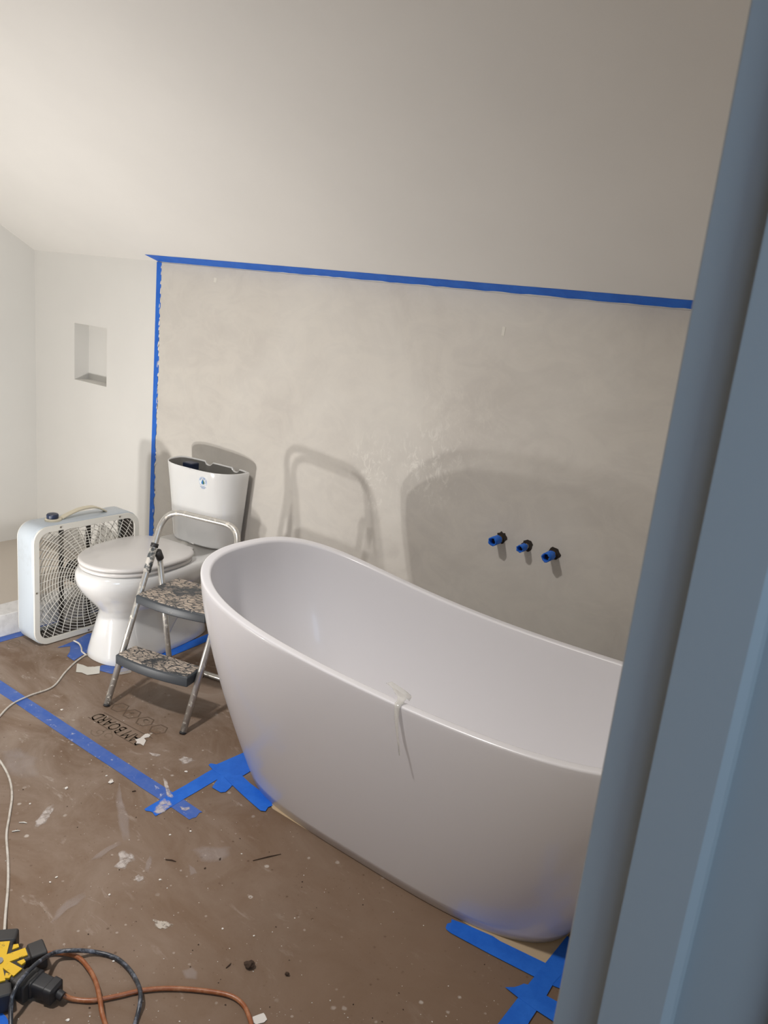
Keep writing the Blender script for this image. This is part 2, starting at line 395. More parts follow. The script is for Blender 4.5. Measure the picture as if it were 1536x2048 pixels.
# tape at the foot of the curb, and around the toilet
flat('tape_strip', [(-3.040, .9), (-2.995, .9), (-2.998, 1.5), (-2.996, 2.0), (-3.0, 2.42), (-3.040, 2.42)], .0008, 'blue tape strip along the foot of the shower curb', 'tape', M_TAPEDIRTY, group=TG)
flat('tape_strip', P((115, 1296), (141, 1293), (140, 1304), (134, 1313), (148, 1322), (163, 1312), (185, 1300), (215, 1280), (215, 1262), (175, 1268), (150, 1282)), .0015,
     'torn blue tape between the fan and the toilet', 'tape', M_TAPEDIRTY, group=TG)
flat('tape_strip', P((198, 1337), (203, 1331), (236, 1331), (262, 1335), (258, 1341), (236, 1346), (222, 1348), (212, 1345), (200, 1342)), .0008,
     'blue tape in front of the toilet foot', 'tape', M_TAPEDIRTY, group=TG)
flat('tape_strip', P((318, 1309), (345, 1296), (385, 1281), (415, 1269), (470, 1246), (480, 1262), (440, 1274), (410, 1285), (370, 1302), (345, 1312), (322, 1318)), .0015,
     'blue tape strip behind the step ladder beside the toilet', 'tape', M_TAPE, group=TG)
flat('tape_strip', P((154, 1328), (152, 1345), (163, 1346), (175, 1351), (199, 1348), (200, 1333), (186, 1335), (175, 1335), (166, 1331)), .0022,
     'whitish translucent tape piece in front of the toilet foot', 'tape', M_CLEARTAPE)
flat('film_scrap', P((243, 1338), (250, 1334), (262, 1338), (263, 1346), (243, 1350), (234, 1350)), .0024, 'wrinkled clear film scrap beside the blue tape at toilet foot', 'film', M_FILMDULL)
# wall tape
def walltape(name, poly, label, m=M_TAPE, y=YB - .0032, group='blue tape framing the plaster'):
    v = [(p[0], y, p[1]) for p in poly] + [(p[0], y - .0007, p[1]) for p in poly]; k = len(poly)
    o = obj(name, v, [tuple(range(k)), tuple(range(k, 2 * k))[::-1]] + [(i, (i + 1) % k, k + (i + 1) % k, k + i) for i in range(k)], m)
    return tag(o, label, 'tape', group)
poly = []; z = .02
left = [(-3.172, .10), (-3.170, .8), (-3.168, 1.2), (-3.167, KNEE - .002)]
right = []
z = KNEE - .004
while z > .12:
    base = -3.132
    rgd = 0 if z > 1.38 else (.010 if z > .9 else .014)
    right.append((base - random.random() * rgd, z)); z -= random.uniform(.006, .03)
walltape('tape_strip', left + right, 'vertical blue tape with ragged plaster edge, left side of plaster')
# white plaster crumbs along the vertical tape
mb = MB()
z = 1.56
while z > .15:
    x = -3.133 - (random.random() ** 2) * (.012 if z < 1.4 else .004); h = random.uniform(.004, .028); wd = random.uniform(.0015, .006)
    k = [(x - wd, z), (x - wd * .4, z + h * .7), (x + wd * .6, z + h), (x + wd, z + h * .3), (x + wd * .3, z - h * .2)]
    v = [(a, YB - .0045, b) for a, b in k] + [(a, YB - .003, b) for a, b in k]
    mb.add(v, [(0, 1, 2, 3, 4), (9, 8, 7, 6, 5)] + [(i, (i + 1) % 5, 5 + (i + 1) % 5, 5 + i) for i in range(5)]); z -= random.uniform(.006, .045)
o = mb.build('plaster_crumbs', M_CRUST); tag(o, 'flaky white plaster crumbs along the vertical blue tape', 'plaster', kind='stuff')
# tape on the slope, just above the corner
cs = 1 / math.hypot(1, SL)
def slope(x, t, off): # t metres up the slope from the corner
    n = Vector((0, -SL, -1)) * cs
    return Vector((x, YB - t * cs, KNEE + t * SL * cs)) + n * off
tp, bt = [], []
x = -3.19
N = 90
for i in range(N + 1):
    xx = -3.205 + (XR + 3.205) * i / N
    tp.append((xx, .049 + random.uniform(-.0006, .0006)))
    bt.append((max(xx, -3.160), .001 + random.uniform(0, .005) * (1 if i > 20 else .2)))
pol = tp + bt[::-1]
k = len(pol); v = [slope(a, b, .0006) for a, b in pol] + [slope(a, b, .0013) for a, b in pol]
f = []
for i in range(N): f += [(i, i + 1, k - 2 - i, k - 1 - i), (k + i, k + k - 1 - i, k + k - 2 - i, k + i + 1)]
f += [(i, (i + 1) % k, k + (i + 1) % k, k + i) for i in range(k)]
tag(obj('tape_strip', v, f, M_TAPE), 'long horizontal blue tape strip along the top of the plaster', 'tape', 'blue tape framing the plaster')
# little white dabs left on the plaster
for a, b, wd, hh, lb in ((432, 560, .020, .020, 'small square white dab near the upper left of the plaster'), (1008, 662, .012, .03, 'small white trowel dab right of the plaster middle')):
    q = onY(a, b, YB)
    kk = [(q.x - wd / 2, q.z - hh / 2), (q.x - wd / 2 * .9, q.z + hh / 2), (q.x + wd / 2, q.z + hh / 2 * .9), (q.x + wd / 2 * .8, q.z - hh / 2)]
    tag(walltape('plaster_dab', kk, lb, mat('pale_filler', (.72, .69, .62), .7), group=None), lb, 'filler')

# ------------------------------------------------------------------ bathtub
XC, YC, TA, TBW = -1.068, 1.837, .809, .349
zk = [(.0, .693), (.25, .607), (.5, .582), (.75, .592), (1., .64)]
def rimz(t):
    r = 0
    for i, (ti, zi) in enumerate(zk):
        L = 1
        for j, (tj, _) in enumerate(zk):
            if i != j: L *= (t - tj) / (ti - tj)
        r += zi * L
    return r
def plan_rim(th, inset=0):
    a, b = TA - inset, TBW - inset; u = -cos(th); wv = max(0, 1 - abs(u) ** 5) ** (1 / 2.585)
    x = a * u; y = b * wv * (1 if sin(th) >= 0 else -1) * (1 - .029 * u); c, s = cos(-.010), sin(-.010)
    return XC + c * x - s * y, YC + s * x + c * y
def plan_base(th, inset=0):
    a, b = .562 - inset, .252 - inset; u = -cos(th); wv = max(0, 1 - abs(u) ** 3.32) ** (1 / 3.32)
    return -1.084 + a * u, YC + b * wv * (1 if sin(th) >= 0 else -1)
NT_ = 224
ths = [2 * pi * (i + .5) / NT_ for i in range(NT_)]
rings = []
def ring(g, zf, inset=0, base_in=0):
    out = []
    for th in ths:
        xr, yr = plan_rim(th, inset); xb, yb_ = plan_base(th, base_in); t = (xr - XC + TA) / (2 * TA)
        x = xb + (xr - xb) * g; y = yb_ + (yr - yb_) * g; out.append(Vector((x, y, zf(rimz(t)))))
    return out
rings.append(ring(0, lambda z: .003, base_in=.012)); rings.append(ring(0, lambda z: .003))
for s_ in [i / 18 for i in range(1, 18)] + [.985]:
    g = 1 - (1 - s_) ** 1.45; rings.append(ring(g * .998, lambda z, s_=s_: .003 + (z - .010) * s_))
for k_ in range(7):   # rounded lip
    a = pi / 2 * k_ / 6; rings.append(ring(1, lambda z, a=a: z - .006 * (1 - sin(a)), inset=.006 * (1 - cos(a))))
for k_ in range(7):
    a = pi / 2 * k_ / 6; rings.append(ring(1, lambda z, a=a: z - .008 * (1 - cos(a)), inset=.020 + .008 * sin(a)))
for i in range(1, 17):
    s_ = i / 16; g = (1 - s_ ** 2.2 * .999); rings.append(ring(g, lambda z, s_=s_: (z - .008) * (1 - s_) ** 1.15 + .155 * (1 - (1 - s_) ** 1.15), inset=.028, base_in=.045))
for i in range(1, 6): rings.append(ring(0, lambda z, i=i: .155 - .004 * i, base_in=.045 + .04 * i))
tub = empty('bathtub', (0, 0, 0)); tag(tub, 'white freestanding slipper bathtub on the brown floor board', 'bathtub')
MB().loft(rings).build('shell', M_TUB, tub, smooth=True)
dm = MB().tube([(-1.0, YC, .136), (-1.0, YC, .141)], .034, 24).build('drain', M_STEEL, tub)
# thin seam of sealant in the tub inner face
# clear plastic strip hanging over the near rim
def nearest_rim(px, py):
    best = None
    for i in range(2000):
        th = pi + pi * i / 2000
        x, y = plan_rim(th); p = Vector((x, y, rimz((x - XC + TA) / (2 * TA)))) - EYE
        q = (768 + F * p.dot(RX) / p.dot(RZ), 1024 + F * p.dot(RY) / p.dot(RZ)); d = math.hypot(q[0] - px, q[1] - py)
        if best is None or d < best[0]: best = (d, th)
    return best[1]
th0 = nearest_rim(795, 1409)
x0, y0 = plan_rim(th0); z0 = rimz((x0 - XC + TA) / (2 * TA)); rim0 = Vector((x0, y0, z0))
tang = (Vector((*plan_rim(th0 + .01), 0)) - Vector((*plan_rim(th0 - .01), 0))).normalized(); inn = Vector((-tang.y, tang.x, 0))
if inn.y < 0: inn = -inn
prof = [(.058, .010, .060, -.050), (.050, .004, .075, -.034), (.042, .008, .060, -.020), (.032, .005, .045, -.010), (.022, .006, .028, -.003), (.010, .003, .020, 0), (-.001, .003, .018, 0), (-.006, -.006, .014, .003), (-.011, -.03, .010, .010), (-.013, -.06, .009, .017), (-.015, -.085, .006, .024), (-.016, -.118, .003, .033)]
vv = []
if tang.x < 0: tang = -tang
for i, (a, b, wd, sh) in enumerate(prof):
    c0 = rim0 + inn * a + Vector((0, 0, b)) + tang * (sh + random.uniform(-.0015, .0015))
    for q in (-1, -.4, .3, 1): vv.append(c0 + tang * wd * q / 2 + inn * random.uniform(-.0018, .0018) + Vector((0, 0, random.uniform(-.002, .009) if a > .015 else 0)))
ff = [(i * 4 + j, i * 4 + j + 1, i * 4 + j + 5, i * 4 + j + 4) for i in range(len(prof) - 1) for j in range(3)]
o = obj('plastic_strip', vv, ff, M_FILM, smooth=True); tag(o, 'crumpled clear plastic strip hanging over the near tub rim', 'plastic film')
sm = o.modifiers.new('thick', 'SOLIDIFY'); sm.thickness = .0004

# ------------------------------------------------------------------ toilet (local: x right, y back from front of bowl, facing -y)
TROT = radians(6)
toilet = empty('toilet', (-2.588, 1.722, 0), TROT)
tag(toilet, 'white two-piece toilet with closed lid and open uncovered tank', 'toilet')
def egg(yf, yb, hw, n=2.2, m=72, wide=.58, back=None):
    # rounded outline, front pointed more, widest at fraction 'wide' from the front
    out = []
    ym = yf + (yb - yf) * wide
    for i in range(m):
        a = 2 * pi * i / m; c, s = cos(a), sin(a)
        nn = n if s < 0 else (back or n)
        x = hw * math.copysign(abs(c) ** (2 / nn), c)
        y = ym + (ym - yf if s < 0 else yb - ym) * math.copysign(abs(s) ** (2 / nn), s)
        out.append((x, y))
    return out
secs = [  # z, yfront, yback, halfwidth, n, wide, backn
    (.000, .050, .600, .130, 2.4, .25, 4), (.006, .045, .604, .134, 2.4, .25, 4), (.03, .050, .600, .129, 2.4, .25, 4),
    (.08, .060, .590, .117, 2.4, .25, 4), (.13, .070, .580, .106, 2.4, .26, 4), (.175, .080, .575, .098, 2.4, .28, 4), (.20, .084, .575, .096, 2.4, .30, 4),
    (.22, .072, .575, .104, 2.3, .34, 3.5), (.245, .048, .580, .127, 2.2, .40, 3), (.275, .022, .585, .152, 2.2, .46, 3), (.305, .000, .590, .173, 2.2, .50, 3),
    (.332, -.014, .600, .187, 2.2, .52, 3), (.352, -.019, .62, .192, 2.2, .52, 3.2), (.370, -.018, .66, .192, 2.2, .50, 3.6), (.384, -.010, .69, .187, 2.2, .49, 4.), (.389, .002, .69, .178, 2.2, .48, 4.)]
rr = []
for z, yf, yb_, hw, n1, wd, bn in secs:
    rr.append([Vector((x, y, z)) for x, y in egg(yf, yb_, hw, n1, 72, wd, bn)])
MB().loft(rr).build('bowl', M_CHINA, toilet, smooth=True)
# trapway relief at both sides of the foot
for s_ in (-1, 1):
    pts = cat([(s_ * .090, .30, .06), (s_ * .090, .36, .14), (s_ * .088, .44, .19), (s_ * .084, .52, .15), (s_ * .082, .57, .07)], 6)
    MB().tube(pts, .032, 14).build('trapway', M_CHINA, toilet, smooth=True)
    MB().loft([[Vector((s_ * .088 + .012 * cos(a) * r, .40 + .012 * sin(a) * r, z)) for a in [2 * pi * i / 16 for i in range(16)]] for r, z in ((1.2, .0), (1.2, .012), (1, .024), (.5, .031), (.05, .033))]).build('bolt_cap', M_CHINA, toilet, smooth=True)
def slab(name, z0, z1, yf, yb_, hw, m_, dome=0, ins=.006):
    sec = []
    for k_, (z, i_) in enumerate(((z0, ins * .6), (z0 + .002, 0), ((z0 + z1) / 2, -.0005), (z1 - .005, .001), (z1 - .0015, .005), (z1, .011))):
        sec.append([Vector((x, y, z)) for x, y in egg(yf + i_, yb_ - i_, hw - i_, 2.15, 72, .56, 3)])
    for q in (.05, .09, .13, .16):
        sec.append([Vector((x, y, z1 + dome * (q / .16))) for x, y in egg(yf + q * 1.25, yb_ - q * 1.25, hw - q, 2.15, 72, .56, 3)])
    return MB().loft(sec).build(name, m_, toilet, smooth=True)
slab('seat', .391, .408, .004, .455, .184, M_SEAT)
slab('lid', .411, .428, .000, .462, .188, M_SEAT, dome=.003)
for s_ in (-1, 1): MB().tube([(s_ * .07 - .02, .472, .405), (s_ * .07 + .02, .472, .405)], .012, 14).build('hinge', M_SEAT, toilet, smooth=True)
# tank: D-shaped, tapering to the foot, hollow with notched back edge
def tankplan(wd, df, yb_, m=72, n=2.6):
    out = []
    for i in range(m):
        a = 2 * pi * i / m; c, s = cos(a), sin(a)
        x = wd * math.copysign(abs(c) ** (2 / 3.2), c)
        y = yb_ - .05 + (.05 if s > 0 else df - .05) * math.copysign(abs(s) ** (2 / (2.1 if s < 0 else 5)), s)
        out.append((x, y))
    return out
TBK = .710; ZT = .742
def tankring(f_, z, ins=0, notch=0):
    wd = .172 + .034 * f_ - ins; df = .150 + .028 * f_ ** 1.5 - ins; out = []
    for x, y in tankplan(wd, df, TBK - ins):
        zz = z
        if notch and y > TBK - .03:
            for nxp in (-.045, .115):
                d = abs(x - nxp)
                if d < .022: zz = min(zz, z - notch * min(1, math.sqrt(max(0, 1 - (d / .022) ** 2)) * 1.0))
        out.append(Vector((x, y, zz)))
    return out
def tankplan2(wd, df, yb_):
    # denser along the straight back so the notches read
    pts = tankplan(wd, df, yb_, 240); return pts
_tp = tankplan
def tankplan(wd, df, yb_, m=240, n=2.6): return _tp(wd, df, yb_, 240)
rr = [tankring(0, .396, .035), tankring(0, .394, .018), tankring(.0, .400, .004), tankring(.02, .412)]
for i in range(1, 13): rr.append(tankring(i / 12 * .98 + .02, .412 + (ZT - .412 - .004) * i / 12 - (0), 0, 0.016 if i == 12 else 0))
rr.append(tankring(1, ZT, .003, .016)); rr.append(tankring(1, ZT, .010, .016)); rr.append(tankring(1, ZT - .005, .012, .014))
MB().loft(rr, (True, False)).build('tank', M_CHINA, toilet, smooth=True)
rr = [tankring(1, ZT - .005, .012, .014)] + [tankring(1 - i / 8, ZT - .02 - (.30) * (i - 1) / 7, .013) for i in range(1, 9)]
MB().loft(rr, (False, True)).build('tank_interior', M_CHINA_IN, toilet, smooth=True)
fv = MB().tube([(-.082, .625, .43), (-.082, .625, .715)], .014, 14); fv.build('fill_valve', M_GREY, toilet, smooth=True)
MB().box((-.110, .600, .700), (-.055, .650, .741)).build('valve_cap', M_NAVY, toilet, bevel=.005)
MB().box((-.17, .60, .700), (-.135, .612, .712)).build('float_arm', M_BLACK, toilet, bevel=.002)
MB().tube([(.02, .61, .43), (.02, .61, .66)], .035, 20).build('flush_canister', M_GREY, toilet, smooth=True)
MB().box((.04, .689, .65), (.085, .6955, .695)).build('inside_label', M_GREY, toilet)
# water-drop label on the tank front
LX = .072
def tank_front_y(x, z):
    f_ = max(0, (z - .412) / (ZT - .412)); wd = .172 + .034 * f_; df = .150 + .028 * f_ ** 1.5
    c = abs(x / wd) ** 1.6; s = math.sqrt(max(0, 1 - c * c)); return TBK - .05 - (df - .05) * s ** (2 / 2.1)
def textmesh(body, size, ext=.0002):
    cu = bpy.data.curves.new('t', 'FONT'); cu.body = body; cu.size = size; cu.extrude = ext; cu.align_x = 'CENTER'; cu.resolution_u = 2
    ob = bpy.data.objects.new('t', cu); col.objects.link(ob); bpy.context.view_layer.update()
    me = bpy.data.meshes.new_from_object(ob.evaluated_get(bpy.context.evaluated_depsgraph_get())); bpy.data.objects.remove(ob)
    V = [tuple(v.co) for v in me.vertices]; Fc = [tuple(p.vertices) for p in me.polygons]; return V, Fc
lz = .695
lab = []
def onTank(u, v_, off):   # label plane coordinates -> tank front surface
    x = LX + u; z = lz + v_; return Vector((x, tank_front_y(x, z) - off, z))
def labpiece(name, pts, off, m_, parent):
    k = len(pts); return obj(name, [onTank(a, b, off) for a, b in pts], [tuple(range(k))], m_, parent)
disc = labpiece('sticker', [(.021 * cos(2 * pi * i / 40), .021 * sin(2 * pi * i / 40)) for i in range(40)], .0006, M_LABEL, toilet)
disc['label'] = 'round water drop sticker in blue and white'
mb = MB()
for k_ in range(48):
    a, b = 2 * pi * k_ / 48, 2 * pi * (k_ + 1) / 48
    mb.add([onTank(.0208 * cos(a), .0208 * sin(a), .0009), onTank(.0208 * cos(b), .0208 * sin(b), .0009), onTank(.0198 * cos(b), .0198 * sin(b), .0009), onTank(.0198 * cos(a), .0198 * sin(a), .0009)], [(0, 1, 2, 3)])
    mb.add([onTank(.0125 * cos(a), .0125 * sin(a), .0009), onTank(.0125 * cos(b), .0125 * sin(b), .0009), onTank(.012 * cos(b), .012 * sin(b), .0009), onTank(.012 * cos(a), .012 * sin(a), .0009)], [(0, 1, 2, 3)])
mb.build('sticker_ring', M_LABELTXT, disc)
drop = []
for i in range(41):
    a = 2 * pi * i / 40; r = .0082; drop.append((r * sin(a) * (1 if cos(a) < 0 else (1 - cos(a)) ** .9 * 1.0), -.004 + (r * cos(a) if cos(a) < 0 else .0165 * cos(a))))
labpiece('drop', drop[:-1], .0012, M_DROPBLUE, disc)
labpiece('drop_leaf', [(p[0], p[1]) for p in drop if p[0] >= -.0001] + [(.001, .0)], .0015, M_DROPGREEN, disc)
mb = MB()
for txt, a0, da, rad in (('MEETS EPA', 160, -12.5, .0142), ('CRITERIA', 62, -12.5, .0142)):
    for i, ch in enumerate(txt):
        if ch == ' ': continue
        V, Fc = textmesh(ch, .0058); a = radians(a0 + da * i)
        t = a - pi / 2; mb.add([onTank(rad * cos(a) + x * cos(t) - y * sin(t), rad * sin(a) + x * sin(t) + y * cos(t), .0012 + z) for x, y, z in V], Fc)
for txt, yy in (('WaterSense', -.0262), ('epa.gov', -.0312)):
    V, Fc = textmesh(txt, .0062); mb.add([onTank(x, y + yy, .0010 + z) for x, y, z in V], Fc)
mb.build('sticker_lettering', M_LABELTXT, disc)

# ------------------------------------------------------------------ box fan
FH = .515; FWD = .505; FD = .115
fan = empty('box_fan', (-2.862, 1.655, .0), radians(90))
# local: x along the front face (from near end to far end), y = depth away from camera-side face (negative local y is +X world)
tag(fan, 'pale box fan with round-cornered case and ivory grille against shower curb', 'fan')
def sq(h, dx=0): # rounded outline in local x,z centred on the fan
    return [(FWD / 2 + a, FH / 2 + b) for a, b in rrect(FWD / 2 - h, FH / 2 - h, max(.01, .065 - h * .8), 8)]
def frame_rings(spec): return [[Vector((a, y, b)) for a, b in sq(h)] for h, y in spec]
MB().loft(frame_rings([(.010, .0), (.002, .003), (0, .008), (0, FD - .008), (.002, FD - .003), (.010, FD)]), (False, False)).build('case', M_FANBODY, fan, smooth=True)
MB().loft(frame_rings([(.012, .004), (.012, FD - .004)]), (False, False)).build('case_lining', M_FANIN, fan, smooth=True)
def faceframe(name, y0, y1, m_):
    return MB().loft(frame_rings([(.004, y1), (.004, y0), (.026, y0), (.026, y1), (.004, y1)]), (False, False)).build(name, m_, fan, smooth=False)
faceframe('front_frame', -.007, .004, M_WIRE); faceframe('rear_frame', FD - .003, FD + .003, M_WIRE)
def inside(a, b, h=.026):
    x, z = abs(a), abs(b); hx, hz = FWD / 2 - h, FH / 2 - h; r = .045
    if x > hx or z > hz: return False
    if x > hx - r and z > hz - r: return math.hypot(x - hx + r, z - hz + r) < r
    return True
def grille(name, y, m_, step=.0125, spokes=40, wr=.00135):
    mb = MB(); cx_, cz_ = FWD / 2, FH / 2
    def poly(pts):
        run = []
        for a, b in pts + [(99, 99)]:
            if inside(a, b): run.append((cx_ + a, y, cz_ + b))
            else:
                if len(run) > 1: mb.tube(run, wr, 4, caps=False)
                run = []
    r = .055
    while r < .34:
        poly([(r * cos(2 * pi * k / 96 + .03), r * sin(2 * pi * k / 96 + .03)) for k in range(97)]); r += step
    for k in range(spokes):
        a0 = 2 * pi * k / spokes
        poly([((.055 + q * .01) * cos(a0 + q * .0135), (.055 + q * .01) * sin(a0 + q * .0135)) for q in range(30)])
    return mb.build(name, m_, fan)
grille('front_grille', -.003, M_WIRE); grille('rear_grille', FD - .001, M_WIRE, .02, 30)
cx_, cz_ = FWD / 2, FH / 2
MB().loft([[Vector((cx_ + r * cos(2 * pi * k / 32), y, cz_ + r * sin(2 * pi * k / 32))) for k in range(32)] for r, y in ((.062, .0), (.062, -.004), (.055, -.009), (.03, -.011))]).build('grille_boss', mat('grey_boss', (.50, .51, .50), .5), fan, smooth=True)
MB().tube([(cx_, .055, cz_), (cx_, FD - .012, cz_)], .05, 24).build('motor', M_FANIN, fan)
for xo in (-.065, .065):
    MB().box((cx_ + xo - .009, FD - .02, .014), (cx_ + xo + .009, FD - .012, FH - .014)).build('motor_bracket', M_FANIN, fan)
for k in range(5):
    a0 = 2 * pi * k / 5 + .5; vv = []
    for i in range(7):
        r = .045 + .18 * i / 6
        for j in range(5):
            da = (j / 4 - .5) * (.95 - .05 * i) ; a = a0 + da + .05 * i
            vv.append((cx_ + r * cos(a), .03 + .035 * (j / 4) , cz_ + r * sin(a)))
    o = obj('blade', vv, [(i * 5 + j, i * 5 + j + 1, i * 5 + j + 6, i * 5 + j + 5) for i in range(6) for j in range(4)], M_BLADE, fan, smooth=True)
    q = o.modifiers.new('t', 'SOLIDIFY'); q.thickness = .002
# handle, knob, screws, cord exit
hp = cat([(.16, .055, FH + .004), (.20, .055, FH + .018), (.25, .055, FH + .030), (.31, .055, FH + .030), (.355, .055, FH + .012), (.37, .055, FH + .002)], 6)
rings = []
for i, p in enumerate(hp):
    rings.append([p + Vector((0, a, b)) for a, b in rrect(.014, .0045, .004, 3)])
MB().loft(rings).build('handle', M_CREAM, fan, smooth=True)
MB().loft([[Vector((.125 + r * cos(2 * pi * k / 28), .055 + r * .9 * sin(2 * pi * k / 28), z)) for k in range(28)] for r, z in ((.034, FH - .002), (.034, FH + .006), (.030, FH + .010))]).build('knob_base', M_CREAM, fan, smooth=False)
MB().loft([[Vector((.122 + r * cos(2 * pi * k / 28), .055 + r * sin(2 * pi * k / 28), z)) for k in range(28)] for r, z in ((.023, FH + .010), (.024, FH + .024), (.021, FH + .028), (.004, FH + .029))]).build('speed_knob', M_NAVY, fan, smooth=False)
for a, b in ((.013, .24), (.12, FH - .013), (.40, FH - .013), (.25, .013)):
    MB().loft([[Vector((a + .004 * cos(2 * pi * k / 10), y, b + .004 * sin(2 * pi * k / 10))) for k in range(10)] for y in (-.007, -.0085)]).build('screw', M_STEEL, fan)
MB().box((.05, .02, -.0), (.09, .09, .004)).build('foot', M_BLACK, fan)
MB().box((FWD - .09, .02, -.0), (FWD - .05, .09, .004)).build('foot', M_BLACK, fan)
fan.location.z = .001

# ------------------------------------------------------------------ step ladder
UO = Vector((-2.1097, 1.6321, 0)); ang = math.atan2(.2236, .97468)
lad = empty('step_ladder', UO, ang); tag(lad, 'folding two-step ladder with aluminium tubes and paint-crusted dark treads', 'ladder')
K = .455
def fr(u_, z): return Vector((u_, z * K * (1 - .05 * z), z))
def round_path(pts, r, n=7):
    out = [Vector(pts[0])]
    for i in range(1, len(pts) - 1):
        a, b, c = Vector(pts[i - 1]), Vector(pts[i]), Vector(pts[i + 1]); u1 = (a - b).normalized(); u2 = (c - b).normalized()
        p, q = b + u1 * r, b + u2 * r
        for k in range(n + 1):
            t = k / n; out.append((1 - t) ** 2 * p + 2 * t * (1 - t) * b + t * t * q)
    out.append(Vector(pts[-1])); return out
TR = .0125
loop = round_path([fr(-.17, .006), fr(-.172, .40), fr(-.172, .684), fr(.172, .684), fr(.172, .40), fr(.17, .006)], .085, 10)
MB().tube(loop, TR * .92, 14).build('front_frame', M_ALU, lad, smooth=True)
rl = round_path([(-.162, .262, .520), (-.198, .392, .012), (.198, .392, .012), (.162, .262, .520)], .03, 8)
MB().tube(rl, TR * .88, 14).build('rear_frame', M_ALU, lad, smooth=True)
def tread(z, vf, vb, hw, th):
    rings = []
    def outline(ins, zz):
        pts = []
        n = 14
        for i in range(n + 1):
            t = -1 + 2 * i / n; pts.append(((hw - ins) * t, vf + ins - .016 * (1 - t * t), zz))
        for i in range(n + 1):
            t = 1 - 2 * i / n; pts.append(((hw - ins) * t * .97, vb - ins, zz))
        return [Vector(p) for p in pts]
    o = empty('tread') ; bpy.data.objects.remove(o)
    rings = [outline(.006, z - th), outline(.0, z - th + .004), outline(0, z - .006), outline(.002, z - .002), outline(.006, z)]
    b = MB().loft(rings).build('tread', M_TREAD, lad, smooth=False, bevel=.002)
    MB().loft([outline(.006, z), outline(.007, z + .0022), outline(.010, z + .0028)]).build('tread_pad', M_TREADTOP, b)
    return b
tread(.400, .125, .358, .153, .036)
tread(.198, .030, .128, .158, .040)
for s_ in (-1, 1):
    a = fr(s_ * .172, .46); b = fr(s_ * .172, .545)
    MB().tube([a, b], .0142, 14).build('joint_collar', M_COLLAR, lad, smooth=True)
    MB().tube([fr(s_ * .172, .548), fr(s_ * .172, .562)], .0146, 14).build('collar_cap', M_BLACK, lad, smooth=True)
    MB().tube([Vector((s_ * .162, .252, .532)), Vector((s_ * .162, .268, .500))], .0142, 12).build('joint_bracket', M_HUB, lad, smooth=True)
    MB().tube([fr(s_ * .17, .0005), fr(s_ * .17, .005)], .0124, 14).build('foot_cap', M_BLACK, lad, smooth=True)
    MB().tube([Vector((s_ * .17 + s_ * .005, .172, .365)), Vector((s_ * .19, .172, .365))], .005, 10).build('rivet', M_STEEL, lad)
    MB().box((s_ * .165 - .004, .075, .168), (s_ * .165 + .004, .112, .186)).build('tread_bracket', M_HUB, lad, bevel=.001)

# ------------------------------------------------------------------ pipe stubs
for i, (a, b, ln, m2, lb) in enumerate(((998, 1077, .060, M_TAPE, 'leftmost of the three pipe stubs wrapped in blue tape'), (1050, 1092, .052, M_TAPE, 'middle smaller pipe stub with blue tape and open end'), (1104, 1108, .062, M_TAPE, 'rightmost of the three pipe stubs, open blue taped end'))):
    q = onY(a + 4, b, YB); r = .0155 if i != 1 else .0125
    t = empty('pipe_stub', (q.x, YB - .003, q.z)); tag(t, lb, 'pipe', 'pipe stubs on the plaster wall')
    random.seed(20 + i)
    hole = [Vector((.022 * cos(2 * pi * k / 18) * random.uniform(.75, 1.1) + .003, 0, .004 + .022 * sin(2 * pi * k / 18) * random.uniform(.8, 1.1))) for k in range(18)]
    MB().loft([hole, [p + Vector((0, -.0012, 0)) for p in hole]]).build('wall_opening', M_DARKHOLE, t)
    MB().tube([(0, 0, 0), (0, -ln * .55, 0)], r * .8, 16).build('pipe', M_COPPER if i != 1 else M_CLEARTAPE, t, smooth=True)
    rg = []
    for k, yy in enumerate([-.018, -.03, -.042, -ln]):
        rg.append([Vector(((r + random.uniform(0, .0015)) * cos(2 * pi * j / 16), yy + (random.uniform(-.004, .004) if k in (0, 3) else 0), (r + random.uniform(0, .0015)) * sin(2 * pi * j / 16))) for j in range(16)])
    rin = [Vector((p.x * .72, p.y, p.z * .72)) for p in rg[-1]]; rdeep = [Vector((p.x, p.y + .02, p.z)) for p in rin]
    MB().loft(rg + [rin, rdeep], (False, False)).build('tape_wrap', m2, t, smooth=True)
    MB().tube([(0, -ln + .019, 0), (0, -ln + .02, 0)], r * .8, 14).build('pipe_end', M_DARKHOLE, t)

# ------------------------------------------------------------------ power hub and cords
HC_ = fl(-2, 1936, .03)
hub = empty('power_hub', (HC_.x, HC_.y, 0), 0); tag(hub, 'yellow and black star-shaped outlet hub at the lower left edge', 'outlet hub')
dirs = [fl(a, b, .03) - HC_ for a, b in ((72, 1908), (62, 1972), (12, 1885), (-65, 1905), (-60, 1975), (0, 2010))]
angs = [math.atan2(d.y, d.x) for d in dirs]
mb = MB()
mb.loft([[Vector((r * cos(2 * pi * k / 24), r * sin(2 * pi * k / 24), z)) for k in range(24)] for r, z in ((.05, .002), (.056, .008), (.056, .04), (.05, .044))])
for a in angs:
    M = Matrix.Rotation(a, 4, 'Z'); rg = []
    for x, hw, z0, z1 in ((.03, .018, .002, .043), (.060, .019, .002, .043), (.064, .023, .001, .047), (.094, .024, .001, .047), (.097, .021, .003, .044)):
        rg.append([M @ Vector((x, p[0], (z0 + z1) / 2 + p[1])) for p in rrect(hw, (z1 - z0) / 2, .006, 3)])
    mb.loft(rg)
mb.build('body', M_HUB, hub, smooth=False, bevel=.001)
star = []
for k in range(12):
    pass
sa = sorted(angs)
pts = []
